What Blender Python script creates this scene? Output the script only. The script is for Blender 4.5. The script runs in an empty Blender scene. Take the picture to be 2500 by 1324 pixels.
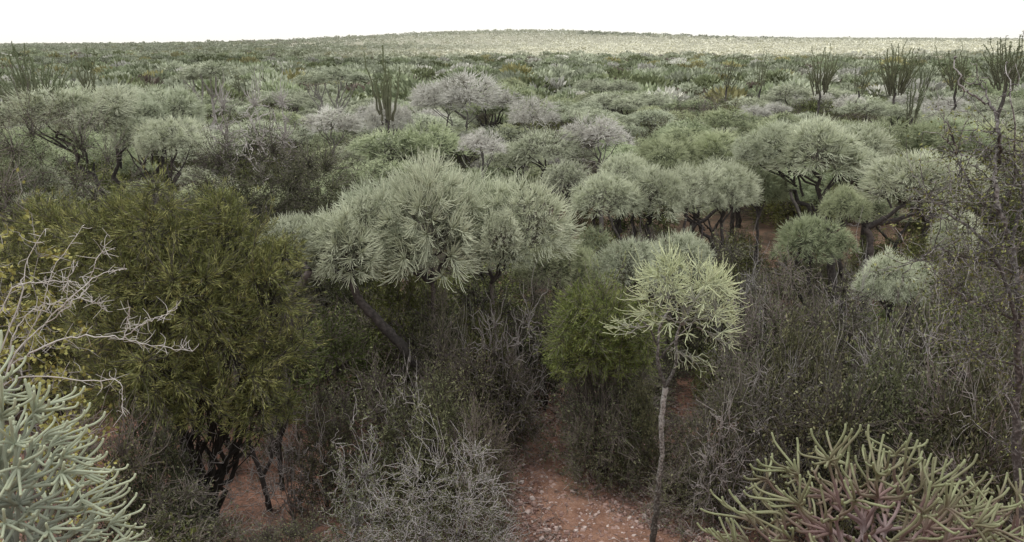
import bpy, math, numpy as np
from math import radians, sin, cos, tan, pi
rng = np.random.RandomState(11)
COL = bpy.context.scene.collection
F = 1962.0; P = radians(15.8); CH = 10.0
def at(px, py, Y):
    xc = (px-1250)/F; yc = (662-py)/F
    fw = cos(P)+sin(P)*yc; uz = -sin(P)+cos(P)*yc; k = Y/fw
    return np.array([xc*k, Y, CH+uz*k])
def ppm(py, Y): return F*(cos(P)+sin(P)*(662-py)/F)/Y
def sstep(a, b, x):
    t = np.clip((x-a)/(b-a), 0, 1); return t*t*(3-2*t)
def ground(x, y):
    x = np.asarray(x, float); y = np.asarray(y, float)
    h = 8.2-0.68*np.maximum(y, -0.5)
    z = 0.7*np.log1p(np.exp(np.clip(h/0.7, -40, 40)))
    z = z+0.06*np.sin(x*0.9+1.3)*np.cos(y*0.7)+0.03*np.sin(x*2.3+y*1.9)
    und = sstep(40, 160, y)*(0.6*np.sin(x*0.03+y*0.021)+0.5*np.sin(x*0.017-y*0.043+2))
    rise = sstep(350, 1500, y)*(3+8*sstep(-500, 500, x))
    rx = np.where(x < 0, 290., 240.)
    hill = 23*np.exp(-(x+10)**2/(2*rx**2))*sstep(800, 1700, y)*(1-.6*sstep(1900, 2600, y))
    hill += (15+3*np.sin(x*.004))*np.exp(-(x-1150)**2/(2*430**2))*sstep(1900, 2900, y)
    return z+und+rise+hill
def gbase(px, Y):
    z = 0.0
    for _ in range(4):
        q = (CH-z)/Y; yc = (sin(P)-q*cos(P))/(cos(P)+q*sin(P))
        x = (px-1250)/F*Y/(cos(P)+sin(P)*yc); z = float(ground(x, Y))
    return np.array([x, Y, z])
# ---------------------------------------------------------------- mesh helpers
def nrm(v): return v/np.maximum(np.linalg.norm(v, axis=-1, keepdims=True), 1e-9)
class MB:
    def __init__(s): s.v=[]; s.q=[]; s.s=[]; s.n=0
    def add(s, v, q, sh):
        s.v.append(v); s.q.append(q+s.n); s.s.append(sh); s.n += len(v)
    def arrays(s): return np.concatenate(s.v), np.concatenate(s.q), np.concatenate(s.s)
    def mesh(s, name, mat, col=None):
        v, q, sh = s.arrays()
        me = bpy.data.meshes.new(name)
        me.vertices.add(len(v)); me.vertices.foreach_set('co', v.astype(np.float32).ravel())
        me.loops.add(q.size); me.loops.foreach_set('vertex_index', q.astype(np.int32).ravel())
        me.polygons.add(len(q))
        me.polygons.foreach_set('loop_start', np.arange(0, q.size, 4, dtype=np.int32))
        me.polygons.foreach_set('loop_total', np.full(len(q), 4, np.int32))
        me.polygons.foreach_set('use_smooth', np.ones(len(q), bool))
        if sh.ndim == 1:
            a = me.attributes.new('shade', 'FLOAT', 'POINT'); a.data.foreach_set('value', sh.astype(np.float32))
        else:
            a = me.attributes.new('tint', 'FLOAT_COLOR', 'POINT')
            a.data.foreach_set('color', np.concatenate([sh, np.ones((len(sh), 1))], 1).astype(np.float32).ravel())
        me.materials.append(mat); me.update(calc_edges=True); return me
def tubes(mb, C, Rd, S, sh):
    K, M, _ = C.shape
    T = np.empty_like(C); T[:, 1:-1] = C[:, 2:]-C[:, :-2]; T[:, 0] = C[:, 1]-C[:, 0]; T[:, -1] = C[:, -1]-C[:, -2]
    T = nrm(T); mean = np.abs(nrm(T.mean(1)))
    ref = np.zeros((K, 3)); ref[np.arange(K), mean.argmin(1)] = 1
    n = nrm(np.cross(T, ref[:, None, :])); b = np.cross(T, n)
    a = np.arange(S)*2*pi/S
    V = C[:, :, None, :]+Rd[:, :, None, None]*(np.cos(a)[None, None, :, None]*n[:, :, None, :]+np.sin(a)[None, None, :, None]*b[:, :, None, :])
    idx = np.arange(K*M*S).reshape(K, M, S); nx = np.roll(idx, -1, 2)
    Q = np.stack([idx[:, :-1], nx[:, :-1], nx[:, 1:], idx[:, 1:]], -1).reshape(-1, 4)
    mb.add(V.reshape(-1, 3), Q, np.repeat(sh.reshape(-1), S))
def hermite(p0, p1, m0, m1, M, r=None, wob=0):
    t = np.linspace(0, 1, M)[None, :, None]; L = np.linalg.norm(p1-p0, axis=1)[:, None, None]
    C = (2*t**3-3*t**2+1)*p0[:, None]+(t**3-2*t**2+t)*m0[:, None]*L+(3*t**2-2*t**3)*p1[:, None]+(t**3-t**2)*m1[:, None]*L
    if wob:
        w = r.normal(0, 1, C.shape)*wob*L; w[:, 0] = 0; w[:, -1] = 0; C = C+w
    return C
def leaves(mb, r, pos, d, L, W, sh):
    d = nrm(d); s = nrm(np.cross(d, r.normal(0, 1, d.shape)))
    L = L*r.uniform(.6, 1.25, (len(pos), 1)); W = W*r.uniform(.7, 1.2, (len(pos), 1))
    V = np.stack([pos, pos+d*L*.5+s*W*.5, pos+d*L, pos+d*L*.5-s*W*.5], 1).reshape(-1, 3)
    mb.add(V, np.arange(len(V)).reshape(-1, 4), np.repeat(sh, 4))
def shell(r, levels, dims, emin=-10, emax=90, up=.6, jit=.08, r0=.03, r1=.01, M=4, S=3, oz=0., lump=.12, wob=0., tipr=.5, wood=None, leaf=None, fol=None, spread_up=False, off=(0, 0), tj=None, cen=None, round_tip=False):
    """nodes on nested shells, every node joined to the nearest node one shell in"""
    wood = wood or MB(); dims = np.array(dims, float)
    ph = r.uniform(0, 6.28, (4,)); kk = r.randint(2, 5, 4)
    cen = np.zeros(3) if cen is None else np.array(cen, float)
    Pn = cen[None].copy(); Tn = np.array([[0, 0, 1.]]); nl = len(levels)
    for i, (rr, n) in enumerate(levels):
        se0 = sin(radians(emin)); se1 = sin(radians(emax))
        k = np.arange(n)+.5
        se = se0+(se1-se0)*k/n+r.normal(0, .6/n**.5*.5, n); se = np.clip(se, se0, 1)
        az = k*2.39996+r.normal(0, .9/n**.5, n)+r.uniform(0, 6.28)
        ce = np.sqrt(1-se**2); D = np.stack([ce*np.cos(az), ce*np.sin(az), se], 1)
        lm = 1+lump*(np.sin(kk[0]*az+ph[0])*ce+.7*np.sin(kk[1]*az+ph[1]+3*se)+.5*np.sin(kk[2]*2*az+ph[2]-5*se))/1.5
        rad = rr*lm*(1+np.clip(r.normal(0, jit, n), -2*jit, 2*jit))
        pos = cen+D*rad[:, None]*dims+np.array([off[0]*rr, off[1]*rr, oz])
        upk = up*(.3+1.2*(i+1)/nl) if spread_up else up
        tan_ = nrm(nrm(D*dims)+np.array([0, 0, upk])+r.normal(0, tj if tj is not None else .12+jit, (n, 3)))
        if i == 0: par = np.zeros(n, int)
        else:
            par = np.concatenate([((pos[a:a+400, None, :]-Pn[None])**2).sum(-1).argmin(1) for a in range(0, n, 400)])
        f0 = i/nl; f1 = (i+1)/nl
        ra = r0*(r1/r0)**f0; rb = r0*(r1/r0)**f1
        C = hermite(Pn[par], pos, Tn[par]*.9, tan_*.9, M, r, wob)
        t = np.linspace(0, 1, M)
        Rr = np.broadcast_to(ra+(rb-ra)*t, (n, M)).copy()
        if i == nl-1: Rr[:, -1] *= tipr
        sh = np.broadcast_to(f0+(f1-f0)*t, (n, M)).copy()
        if round_tip and i == nl-1:   # blunt, closed stem ends
            d = nrm(C[:, -1]-C[:, -2]); C = np.concatenate([C, (C[:, -1]+d*rb*.5)[:, None], (C[:, -1]+d*rb*.7)[:, None]], 1)
            Rr[:, -1] = rb; Rr = np.concatenate([Rr, np.full((n, 1), rb*.7), np.full((n, 1), rb*.05)], 1); sh = np.concatenate([sh, np.ones((n, 2))], 1)
        tubes(wood, C, Rr, S, sh)
        if leaf and i >= nl-leaf.get('lv', 1):
            m = int(n*leaf['n']); e = r.randint(0, n, m); tt = r.uniform(.15, 1, m)
            j = np.minimum((tt*(M-1)).astype(int), M-2); fr = (tt*(M-1)-j)[:, None]
            pp = C[e, j]*(1-fr)+C[e, j+1]*fr+r.normal(0, leaf.get('sc', .02), (m, 3))
            dd = nrm(C[e, j+1]-C[e, j])+r.normal(0, leaf.get('sp', .6), (m, 3))
            cl = r.uniform(0, 1, n)
            leaves(fol, r, pp, dd, leaf['L'], leaf['W'], np.clip(.65*cl[e]+.35*r.uniform(0, 1, m), 0, 1))
        Pn, Tn = pos, tan_
    return wood
def polytube(mb, pts, rads, S=8, n=6, wob=.0, r=rng, sh=None):
    pts = np.array(pts, float); rads = np.array(rads, float); K = len(pts)
    ext = np.vstack([2*pts[0]-pts[1], pts, 2*pts[-1]-pts[-2]]); out = []; ro = []
    for i in range(K-1):
        for t in np.linspace(0, 1, n, endpoint=False):
            a, b, c, d = ext[i:i+4]
            out.append(.5*((2*b)+(c-a)*t+(2*a-5*b+4*c-d)*t*t+(-a+3*b-3*c+d)*t**3)); ro.append(rads[i]*(1-t)+rads[i+1]*t)
    out.append(pts[-1]); ro.append(rads[-1])
    out = np.array(out); ro = np.array(ro)*(1+r.normal(0, .07, len(ro)))
    if wob: out[1:-1] += r.normal(0, wob, (len(out)-2, 3))
    tubes(mb, out[None], ro[None], S, np.linspace(0, 1, len(ro))[None] if sh is None else np.full((1, len(ro)), sh))
    return out
# ---------------------------------------------------------------- materials
def mat_ramp(name, stops, rough=.75, objvar=.25, noise=0, bump=0, attr='shade', nscale=6.):
    m = bpy.data.materials.new(name); m.use_nodes = True; nt = m.node_tree; N = nt.nodes; L = nt.links
    b = N['Principled BSDF']; b.inputs['Roughness'].default_value = rough
    b.inputs['Specular IOR Level'].default_value = .2
    a = N.new('ShaderNodeAttribute'); a.attribute_name = attr
    rp = N.new('ShaderNodeValToRGB'); cr = rp.color_ramp
    while len(cr.elements) < len(stops): cr.elements.new(.5)
    for e, (p, c) in zip(cr.elements, stops): e.position = p; e.color = (*c, 1)
    fac = a.outputs['Fac']
    if noise:
        tc = N.new('ShaderNodeTexCoord'); nz = N.new('ShaderNodeTexNoise'); nz.inputs['Scale'].default_value = nscale; nz.inputs['Detail'].default_value = 6
        L.new(tc.outputs['Object'], nz.inputs['Vector'])
        ma = N.new('ShaderNodeMath'); ma.operation = 'MULTIPLY_ADD'; ma.inputs[1].default_value = noise; 
        sb = N.new('ShaderNodeMath'); sb.operation = 'SUBTRACT'; sb.inputs[1].default_value = .5
        L.new(nz.outputs['Fac'], sb.inputs[0]); L.new(sb.outputs[0], ma.inputs[0]); L.new(fac, ma.inputs[2]); fac = ma.outputs[0]
        if bump:
            bp = N.new('ShaderNodeBump'); bp.inputs['Strength'].default_value = bump; bp.inputs['Distance'].default_value = .02
            L.new(nz.outputs['Fac'], bp.inputs['Height']); L.new(bp.outputs['Normal'], b.inputs['Normal'])
    L.new(fac, rp.inputs['Fac'])
    oi = N.new('ShaderNodeObjectInfo'); hs = N.new('ShaderNodeHueSaturation')
    mr = N.new('ShaderNodeMapRange'); mr.inputs['To Min'].default_value = 1-objvar; mr.inputs['To Max'].default_value = 1+objvar
    L.new(oi.outputs['Random'], mr.inputs['Value']); L.new(mr.outputs[0], hs.inputs['Value'])
    mh = N.new('ShaderNodeMapRange'); mh.inputs['To Min'].default_value = .5-objvar*.1; mh.inputs['To Max'].default_value = .5+objvar*.05
    fr = N.new('ShaderNodeMath'); fr.operation = 'FRACT'; mm = N.new('ShaderNodeMath'); mm.operation = 'MULTIPLY'; mm.inputs[1].default_value = 17.3
    L.new(oi.outputs['Random'], mm.inputs[0]); L.new(mm.outputs[0], fr.inputs[0]); L.new(fr.outputs[0], mh.inputs['Value']); L.new(mh.outputs[0], hs.inputs['Hue'])
    L.new(rp.outputs['Color'], hs.inputs['Color']); L.new(hs.outputs['Color'], b.inputs['Base Color'])
    return m
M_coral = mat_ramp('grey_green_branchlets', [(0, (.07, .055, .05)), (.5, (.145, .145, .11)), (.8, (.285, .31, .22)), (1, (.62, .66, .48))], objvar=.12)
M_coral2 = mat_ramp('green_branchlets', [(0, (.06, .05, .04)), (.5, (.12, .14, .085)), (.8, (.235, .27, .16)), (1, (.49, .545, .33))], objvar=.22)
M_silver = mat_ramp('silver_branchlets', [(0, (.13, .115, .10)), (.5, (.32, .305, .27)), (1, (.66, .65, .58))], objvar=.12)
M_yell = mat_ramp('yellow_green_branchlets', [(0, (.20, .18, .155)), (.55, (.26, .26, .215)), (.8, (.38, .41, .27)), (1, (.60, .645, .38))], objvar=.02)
M_nearL = mat_ramp('pale_green_stems', [(0, (.15, .145, .125)), (.5, (.20, .215, .165)), (.85, (.28, .31, .225)), (1, (.37, .40, .27))], objvar=.0, rough=.6, noise=.3, bump=.2, nscale=25)
M_nearR = mat_ramp('mauve_olive_stems', [(0, (.27, .235, .23)), (.4, (.22, .17, .165)), (.62, (.165, .105, .095)), (.84, (.14, .125, .075)), (1, (.20, .215, .115))], objvar=.0, rough=.55, noise=.6, bump=.2, nscale=9)
M_bark = mat_ramp('dark_bark', [(0, (.03, .026, .024)), (.5, (.07, .062, .056)), (1, (.14, .12, .11))], noise=1.6, bump=.8, nscale=12)
M_barkp = mat_ramp('pale_bark', [(0, (.18, .16, .14)), (.5, (.31, .29, .26)), (1, (.4, .38, .35))], noise=1.2, bump=.5, nscale=10)
M_barkg = mat_ramp('rough_grey_bark', [(0, (.05, .045, .04)), (.45, (.115, .107, .097)), (1, (.29, .275, .255))], noise=2.8, bump=1., nscale=24)
M_twig = mat_ramp('brown_twigs', [(0, (.024, .02, .018)), (.6, (.065, .057, .049)), (1, (.19, .167, .145))], objvar=.45)
M_twigp = mat_ramp('grey_twigs', [(0, (.06, .054, .048)), (.6, (.19, .175, .16)), (1, (.37, .35, .325))], objvar=.2)
M_white = mat_ramp('bleached_branches', [(0, (.38, .355, .32)), (1, (.6, .57, .53))], objvar=.0, noise=1., nscale=15)
M_olive = mat_ramp('olive_leaves', [(0, (.06, .07, .022)), (.5, (.155, .17, .055)), (1, (.41, .40, .155))], objvar=.06)
M_lime = mat_ramp('yellow_green_leaves', [(0, (.06, .08, .022)), (.6, (.165, .205, .058)), (1, (.35, .385, .125))], objvar=.05)
M_green = mat_ramp('green_leaves', [(0, (.04, .05, .017)), (.6, (.11, .135, .043)), (1, (.25, .28, .095))], objvar=.3)
M_scrub = mat_ramp('small_scrub_leaves', [(0, (.045, .05, .026)), (.6, (.11, .12, .06)), (1, (.26, .27, .145))], objvar=.3)
M_yleaf = mat_ramp('yellow_leaves', [(0, (.17, .17, .05)), (1, (.42, .38, .12))], objvar=.1)
M_octo = mat_ramp('octopus_stems', [(0, (.09, .08, .06)), (1, (.12, .14, .072))], objvar=.2)
M_far = bpy.data.materials.new('distant_foliage'); M_far.use_nodes = True
_a = M_far.node_tree.nodes.new('ShaderNodeAttribute'); _a.attribute_name = 'tint'
_b = M_far.node_tree.nodes['Principled BSDF']; _b.inputs['Roughness'].default_value = .9; _b.inputs['Specular IOR Level'].default_value = .1
M_far.node_tree.links.new(_a.outputs['Color'], _b.inputs['Base Color'])
def mat_soil(name, cols, scale, bump=.5, far=None):
    m = bpy.data.materials.new(name); m.use_nodes = True; nt = m.node_tree; N = nt.nodes; L = nt.links
    b = N['Principled BSDF']; b.inputs['Roughness'].default_value = .95; b.inputs['Specular IOR Level'].default_value = .1
    g = N.new('ShaderNodeNewGeometry')
    n1 = N.new('ShaderNodeTexNoise'); n1.inputs['Scale'].default_value = scale; n1.inputs['Detail'].default_value = 10; n1.inputs['Roughness'].default_value = .75
    n2 = N.new('ShaderNodeTexNoise'); n2.inputs['Scale'].default_value = scale*18; n2.inputs['Detail'].default_value = 4
    L.new(g.outputs['Position'], n1.inputs['Vector']); L.new(g.outputs['Position'], n2.inputs['Vector'])
    mx = N.new('ShaderNodeMath'); mx.operation = 'MULTIPLY_ADD'; mx.inputs[1].default_value = .5; L.new(n2.outputs['Fac'], mx.inputs[0])
    sb = N.new('ShaderNodeMath'); sb.operation = 'SUBTRACT'; sb.inputs[1].default_value = .25; L.new(n1.outputs['Fac'], sb.inputs[0]); L.new(sb.outputs[0], mx.inputs[2])
    rp = N.new('ShaderNodeValToRGB'); cr = rp.color_ramp
    while len(cr.elements) < len(cols): cr.elements.new(.5)
    for e, (p, c) in zip(cr.elements, cols): e.position = p; e.color = (*c, 1)
    L.new(mx.outputs[0], rp.inputs['Fac']); out = rp.outputs['Color']
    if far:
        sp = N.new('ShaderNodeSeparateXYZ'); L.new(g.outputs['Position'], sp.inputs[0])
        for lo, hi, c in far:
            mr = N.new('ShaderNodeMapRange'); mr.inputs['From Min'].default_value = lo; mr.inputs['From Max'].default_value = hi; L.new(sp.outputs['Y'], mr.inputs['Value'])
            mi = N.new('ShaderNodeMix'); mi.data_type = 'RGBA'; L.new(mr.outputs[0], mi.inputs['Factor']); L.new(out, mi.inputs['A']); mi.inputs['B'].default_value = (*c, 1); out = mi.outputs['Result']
    L.new(out, b.inputs['Base Color'])
    bp = N.new('ShaderNodeBump'); bp.inputs['Strength'].default_value = bump; bp.inputs['Distance'].default_value = .06
    L.new(mx.outputs[0], bp.inputs['Height']); L.new(bp.outputs['Normal'], b.inputs['Normal'])
    return m
M_ground = mat_soil('red_soil_with_litter', [(.3, (.07, .05, .042)), (.45, (.15, .095, .072)), (.58, (.28, .15, .105)), (.75, (.24, .18, .15))], 1.2, far=[(26, 60, (.07, .068, .045)), (260, 460, (.27, .265, .2))])  # far colours: dark undergrowth, then the sunlit band painted onto the soil
M_path = mat_soil('red_path_soil', [(.3, (.115, .068, .052)), (.46, (.22, .123, .086)), (.6, (.30, .18, .128)), (.75, (.38, .29, .235))], 2.6, bump=1.)
M_stone = mat_ramp('pale_stones', [(0, (.2, .125, .095)), (.7, (.36, .26, .21)), (1, (.55, .48, .43))])
# ---------------------------------------------------------------- object helpers
def link(o): COL.objects.link(o); return o
def thing(name, label, cat, loc, rz=0., group=None):
    o = link(bpy.data.objects.new(name, None)); o.location = loc; o.rotation_euler = (0, 0, rz); o.empty_display_size = .2
    o['label'] = label; o['category'] = cat
    if group: o['group'] = group
    return o
def part(name, me, parent):
    o = link(bpy.data.objects.new(name, me)); o.parent = parent; return o
def dup(root, loc, rz, sc, label, group=None, name=None):
    c = root.copy(); COL.objects.link(c); c.location = loc; c.rotation_euler = (0, 0, rz); c.scale = sc; c['label'] = label
    if group: c['group'] = group
    for ch in root.children:
        d = ch.copy(); COL.objects.link(d); d.parent = c
    return c
def struct(name, me):
    o = link(bpy.data.objects.new(name, me)); o['kind'] = 'structure'; return o
# ---------------------------------------------------------------- terrain
def grid(xs, ys, dz=0.):
    X, Y = np.meshgrid(xs, ys); Z = ground(X, Y)+dz
    V = np.stack([X, Y, Z], -1).reshape(-1, 3); i = np.arange(X.size).reshape(X.shape)
    Q = np.stack([i[:-1, :-1], i[:-1, 1:], i[1:, 1:], i[1:, :-1]], -1).reshape(-1, 4); return V, Q
u = np.linspace(-1, 1, 261); xs = 4200*np.sinh(u*7.2)/np.sinh(7.2)
ys = np.concatenate([np.linspace(-14, 45, 180), 45*(7000/45)**(np.linspace(0, 1, 200)[1:])])
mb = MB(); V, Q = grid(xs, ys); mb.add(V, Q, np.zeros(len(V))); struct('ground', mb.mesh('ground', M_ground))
# path
pr = np.array([[8, 1.6, 5.2], [11, 1.4, 4.7], [14.5, .85, 3.8], [15.5, .5, 2.8], [16.6, .22, 2.0], [18.5, .1, 1.45], [20.9, .5, 1.8], [22.5, 1.0, 2.3], [25, 1.8, 3.2], [29, 1.6, 3.2], [34, .6, 2.0]])
py_ = np.linspace(8, 34, 150); xl = np.interp(py_, pr[:, 0], pr[:, 1]); xr = np.interp(py_, pr[:, 0], pr[:, 2])
xl = xl+.10*np.sin(py_*3.1)+.06*np.sin(py_*7.7); xr = xr+.12*np.sin(py_*2.6+1)+.06*np.sin(py_*8.3)
tt = np.linspace(0, 1, 26); X = xl[:, None]*(1-tt)+xr[:, None]*tt; Y = np.repeat(py_[:, None], 26, 1)
Z = ground(X, Y)+.05-.09*np.abs(tt*2-1)**3+.012*np.sin(X*9+Y*7)*np.sin(Y*11)
i = np.arange(X.size).reshape(X.shape); mb = MB()
mb.add(np.stack([X, Y, Z], -1).reshape(-1, 3), np.stack([i[:-1, :-1], i[:-1, 1:], i[1:, 1:], i[1:, :-1]], -1).reshape(-1, 4), np.zeros(X.size)); struct('path', mb.mesh('path', M_path))
def onpath(x, y, m=0.): return (y < 23.5) & (x > np.interp(y, pr[:, 0], pr[:, 1])-m) & (x < np.interp(y, pr[:, 0], pr[:, 2])+m)
# stones
cube = np.array([[-1, -1, -1], [1, -1, -1], [1, 1, -1], [-1, 1, -1], [-1, -1, 1], [1, -1, 1], [1, 1, 1], [-1, 1, 1]], float)
cq = np.array([[0, 3, 2, 1], [4, 5, 6, 7], [0, 1, 5, 4], [1, 2, 6, 5], [2, 3, 7, 6], [3, 0, 4, 7]])
def pebbles(n, xlo, xhi, ylo, yhi, smin, smax):
    mb = MB(); y = rng.uniform(ylo, yhi, n); x = rng.uniform(xlo, xhi, n)
    s = smin*(smax/smin)**(rng.uniform(0, 1, n)**3)
    V = cube[None]*np.where(cube[:, 2:3] > 0, .6, 1.)*rng.uniform(.6, 1.3, (n, 1, 3))+rng.normal(0, .15, (n, 8, 3))
    a = rng.uniform(0, 6.28, n); c, s_ = np.cos(a)[:, None], np.sin(a)[:, None]
    V = np.stack([V[..., 0]*c-V[..., 1]*s_, V[..., 0]*s_+V[..., 1]*c, V[..., 2]*.6], -1)*s[:, None, None]
    V += np.stack([x, y, ground(x, y)+.045], -1)[:, None]
    Q = cq[None]+(np.arange(n)*8)[:, None, None]
    mb.add(V.reshape(-1, 3), Q.reshape(-1, 4), np.repeat(rng.uniform(0, 1, n), 8)); return mb
me = pebbles(17000, -.4, 4.8, 13, 23, .007, .06).mesh('stones', M_stone); me.polygons.foreach_set('use_smooth', np.zeros(len(me.polygons), bool))
o = link(bpy.data.objects.new('loose_stones', me)); o['kind'] = 'stuff'; o['label'] = 'small pale stones strewn over the red dirt path'; o['category'] = 'stones'
# litter
mb = MB(); n = 18000; y = rng.uniform(12, 30, n); x = rng.uniform(-.7, .7, n)*y; k = ~onpath(x, y, -.35) | (rng.uniform(0, 1, n) < .35); x = x[k]; y = y[k]; n = len(x)
a = rng.uniform(0, 6.28, n); L_ = rng.uniform(.06, .4, n); p0 = np.stack([x, y, ground(x, y)+.03], 1); d = np.stack([np.cos(a), np.sin(a), rng.uniform(0, .5, n)], 1)*L_[:, None]
C = np.stack([p0, p0+d*.5+rng.normal(0, .02, (n, 3)), p0+d], 1); C[..., 2] = np.maximum(C[..., 2], ground(C[..., 0], C[..., 1])+.03)
tubes(mb, C, np.broadcast_to([.006, .005, .003], (n, 3)).copy(), 3, np.repeat(rng.uniform(0, 1, n)[:, None], 3, 1))
o = link(bpy.data.objects.new('twig_litter', mb.mesh('litter', M_twigp))); o['kind'] = 'stuff'; o['label'] = 'dry grey twig litter lying on the red soil'; o['category'] = 'litter'
# ---------------------------------------------------------------- crown lobes: forking pencil stems fanning up and out
def lobe(r, q):
    if q == 2: return shell(r, [(.18, 7), (.34, 32), (.52, 150), (.72, 600), (1.04, 3300)], (1, 1, 1), emin=-16, up=.65, jit=.085, r0=.028, r1=.0042, M=5, S=3, lump=.22, wob=.008, tj=.19, tipr=.8).arrays()
    if q == 1: return shell(r, [(.28, 6), (.48, 45), (.70, 200), (1, 1350)], (1, 1, 1), emin=-12, up=.65, jit=.11, r0=.032, r1=.0068, M=4, S=3, lump=.26, wob=.01, tj=.22).arrays()
    return shell(r, [(.35, 8), (.6, 60), (1, 430)], (1, 1, 1), emin=-15, up=.6, jit=.13, r0=.03, r1=.011, M=4, S=3, lump=.28, wob=.015, tj=.22).arrays()
LH = [lobe(rng, 2) for _ in range(5)]; LM = [lobe(rng, 1) for _ in range(7)]; LS = [lobe(rng, 0) for _ in range(6)]
def put_lobe(mb, src, c, r, rz, rot):
    v, q, s = src; ca, sa = cos(rot), sin(rot)
    w = np.stack([(v[:, 0]*ca-v[:, 1]*sa)*r, (v[:, 0]*sa+v[:, 1]*ca)*r, v[:, 2]*rz], 1)+np.array(c); mb.add(w, q, s)
def sats(mb, c, r, rz, n, hi=False):
    for _ in range(n):
        a = rng.uniform(0, 6.28); f = rng.uniform(.7, 1.05); rr = r*rng.uniform(.36, .55)
        src = LM[rng.randint(7)] if hi else LS[rng.randint(6)]
        put_lobe(mb, src, c+np.array([cos(a)*r*f, sin(a)*r*f, rz*rng.uniform(-.15, .3)]), rr, rr*rng.uniform(.7, 1.0)*rz/r*1.2, rng.uniform(0, 6.28))
def limb(mb, p0, p1, r0, r1, bend=.25, m0=(0, 0, 1), m1=(0, 0, 1), S=7, M=12, wob=.012):
    p0 = np.array(p0, float); p1 = np.array(p1, float)
    C = hermite(p0[None], p1[None], np.array([m0], float), np.array([m1], float), M, rng, wob)
    tubes(mb, C, np.linspace(r0, r1, M)[None]*(1+rng.normal(0, .06, (1, M))), S, np.full((1, M), .4))
def umb(label, Y, lobes, bpx, mat=None, hi=False, name='umbrella_tree', r0=.11, forkf=.5, bark=None, path=None, group=None, ns=2):
    """lobes: (px, py of lobe base, radius px, py of top, dY)"""
    mat = mat or M_coral; base = gbase(bpx, Y); t = thing(name, label, 'tree', base, group=group)
    cs = []
    for l in lobes:
        dY = l[4] if len(l) > 4 else 0
        c = at(l[0], l[1], Y+dY); r = l[2]/ppm(l[1], Y+dY); rz = at(l[0], l[3], Y+dY)[2]-c[2]; cs.append((c-base, r, rz))
    tr = MB(); mc = np.mean([c for c, _, _ in cs], 0)
    if path:
        pts = [np.zeros(3)]+[at(a, b, Y)-base for a, b in path]; polytube(tr, pts, np.linspace(r0*1.25, r0*.7, len(pts)), 9, 8, .012)
        fork = pts[-1]; fd = nrm(pts[-1]-pts[-2])
    else:
        fork = np.array([mc[0]*.45+rng.normal(0, .1), mc[1]*.4, mc[2]*forkf]); fd = nrm(np.array([mc[0]*.3, mc[1]*.3, mc[2]]))
        limb(tr, (0, 0, -.1), fork, r0*1.2, r0*.85, m1=fd)
    for c, r, rz in cs:
        dd = nrm(c-fork); limb(tr, fork-fd*.02, c+np.array([0, 0, rz*.1]), r0*.7, r0*.28, m0=nrm(dd+fd*.3+np.array([dd[0], dd[1], 0])*.7), m1=(dd[0]*.3, dd[1]*.3, 1), wob=.025)
        for _ in range(5):
            f = rng.uniform(.5, .8); s = fork+(c-fork)*f; a = rng.uniform(0, 6.28)
            e = c+np.array([cos(a)*r*.65, sin(a)*r*.65, rz*.12]); limb(tr, s, e, r0*.3, r0*.12, m0=nrm(e-s), S=5, M=7)
    part('trunk', tr.mesh('trunk', bark or M_bark), t)
    for k, (c, r, rz) in enumerate(cs):
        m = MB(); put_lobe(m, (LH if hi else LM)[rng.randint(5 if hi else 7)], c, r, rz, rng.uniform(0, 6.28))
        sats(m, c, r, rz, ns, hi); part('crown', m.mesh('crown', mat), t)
    return t
# central cluster
umb('grey-green umbrella tree with leaning dark trunk beside the big olive bush', 19, [(850, 630, 125, 515, .3), (745, 592, 78, 528, .8)], 1080, hi=True, path=[(1050, 930), (1000, 868), (925, 785), (878, 735), (860, 690)], r0=.13)
umb('tallest pale domed umbrella tree in the centre with tangled crown', 19.6, [(1045, 595, 145, 405, 0), (930, 565, 112, 452, 1.0), (1125, 550, 100, 430, 1.2), (985, 630, 72, 560, -.6)], 1060, hi=True, path=[(1062, 850), (1055, 690)], r0=.08)
umb('rounded umbrella tree crown at the right end of the central cluster', 20, [(1272, 582, 105, 450, 0), (1190, 575, 80, 455, .5), (1225, 628, 62, 570, -.4)], 1230, hi=True, path=[(1210, 850), (1200, 690)], r0=.07)
umb('dark leaning trunk tree with small crown behind the olive bush', 18.2, [(700, 600, 60, 540, .6)], 670, hi=False, path=[(690, 900), (712, 740), (755, 660)], r0=.12)
# slender tree by the path
base = gbase(1592, 14.35); t = thing('slender_tree', 'slender tree with yellow-green tuft crown standing alone beside the red path', 'tree', base)
tr = MB(); A = lambda x, y, dy=0: at(x, y, 14.35+dy)-base
polytube(tr, [(0, 0, -.1), A(1603, 1240), A(1608, 1180), A(1616, 1100), A(1616, 1020), A(1624, 945)], [.072, .058, .055, .05, .052, .056], 10, 8, .008)
polytube(tr, [A(1624, 945), A(1606, 880), A(1612, 800), A(1640, 745)], [.040, .032, .026, .018], 8, 6, .005)
polytube(tr, [A(1624, 945), A(1650, 890, .1), A(1652, 820, .1), A(1685, 750, .15)], [.040, .032, .026, .018], 8, 6, .005)
polytube(tr, [A(1608, 850), A(1585, 800, -.1), A(1560, 780, -.1)], [.02, .014, .010], 6, 5, .004)
polytube(tr, [A(1606, 880), A(1640, 840, -.1), A(1690, 790, -.2)], [.02, .014, .010], 6, 5, .004)
part('trunk', tr.mesh('trunk', M_barkg), t)
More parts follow.
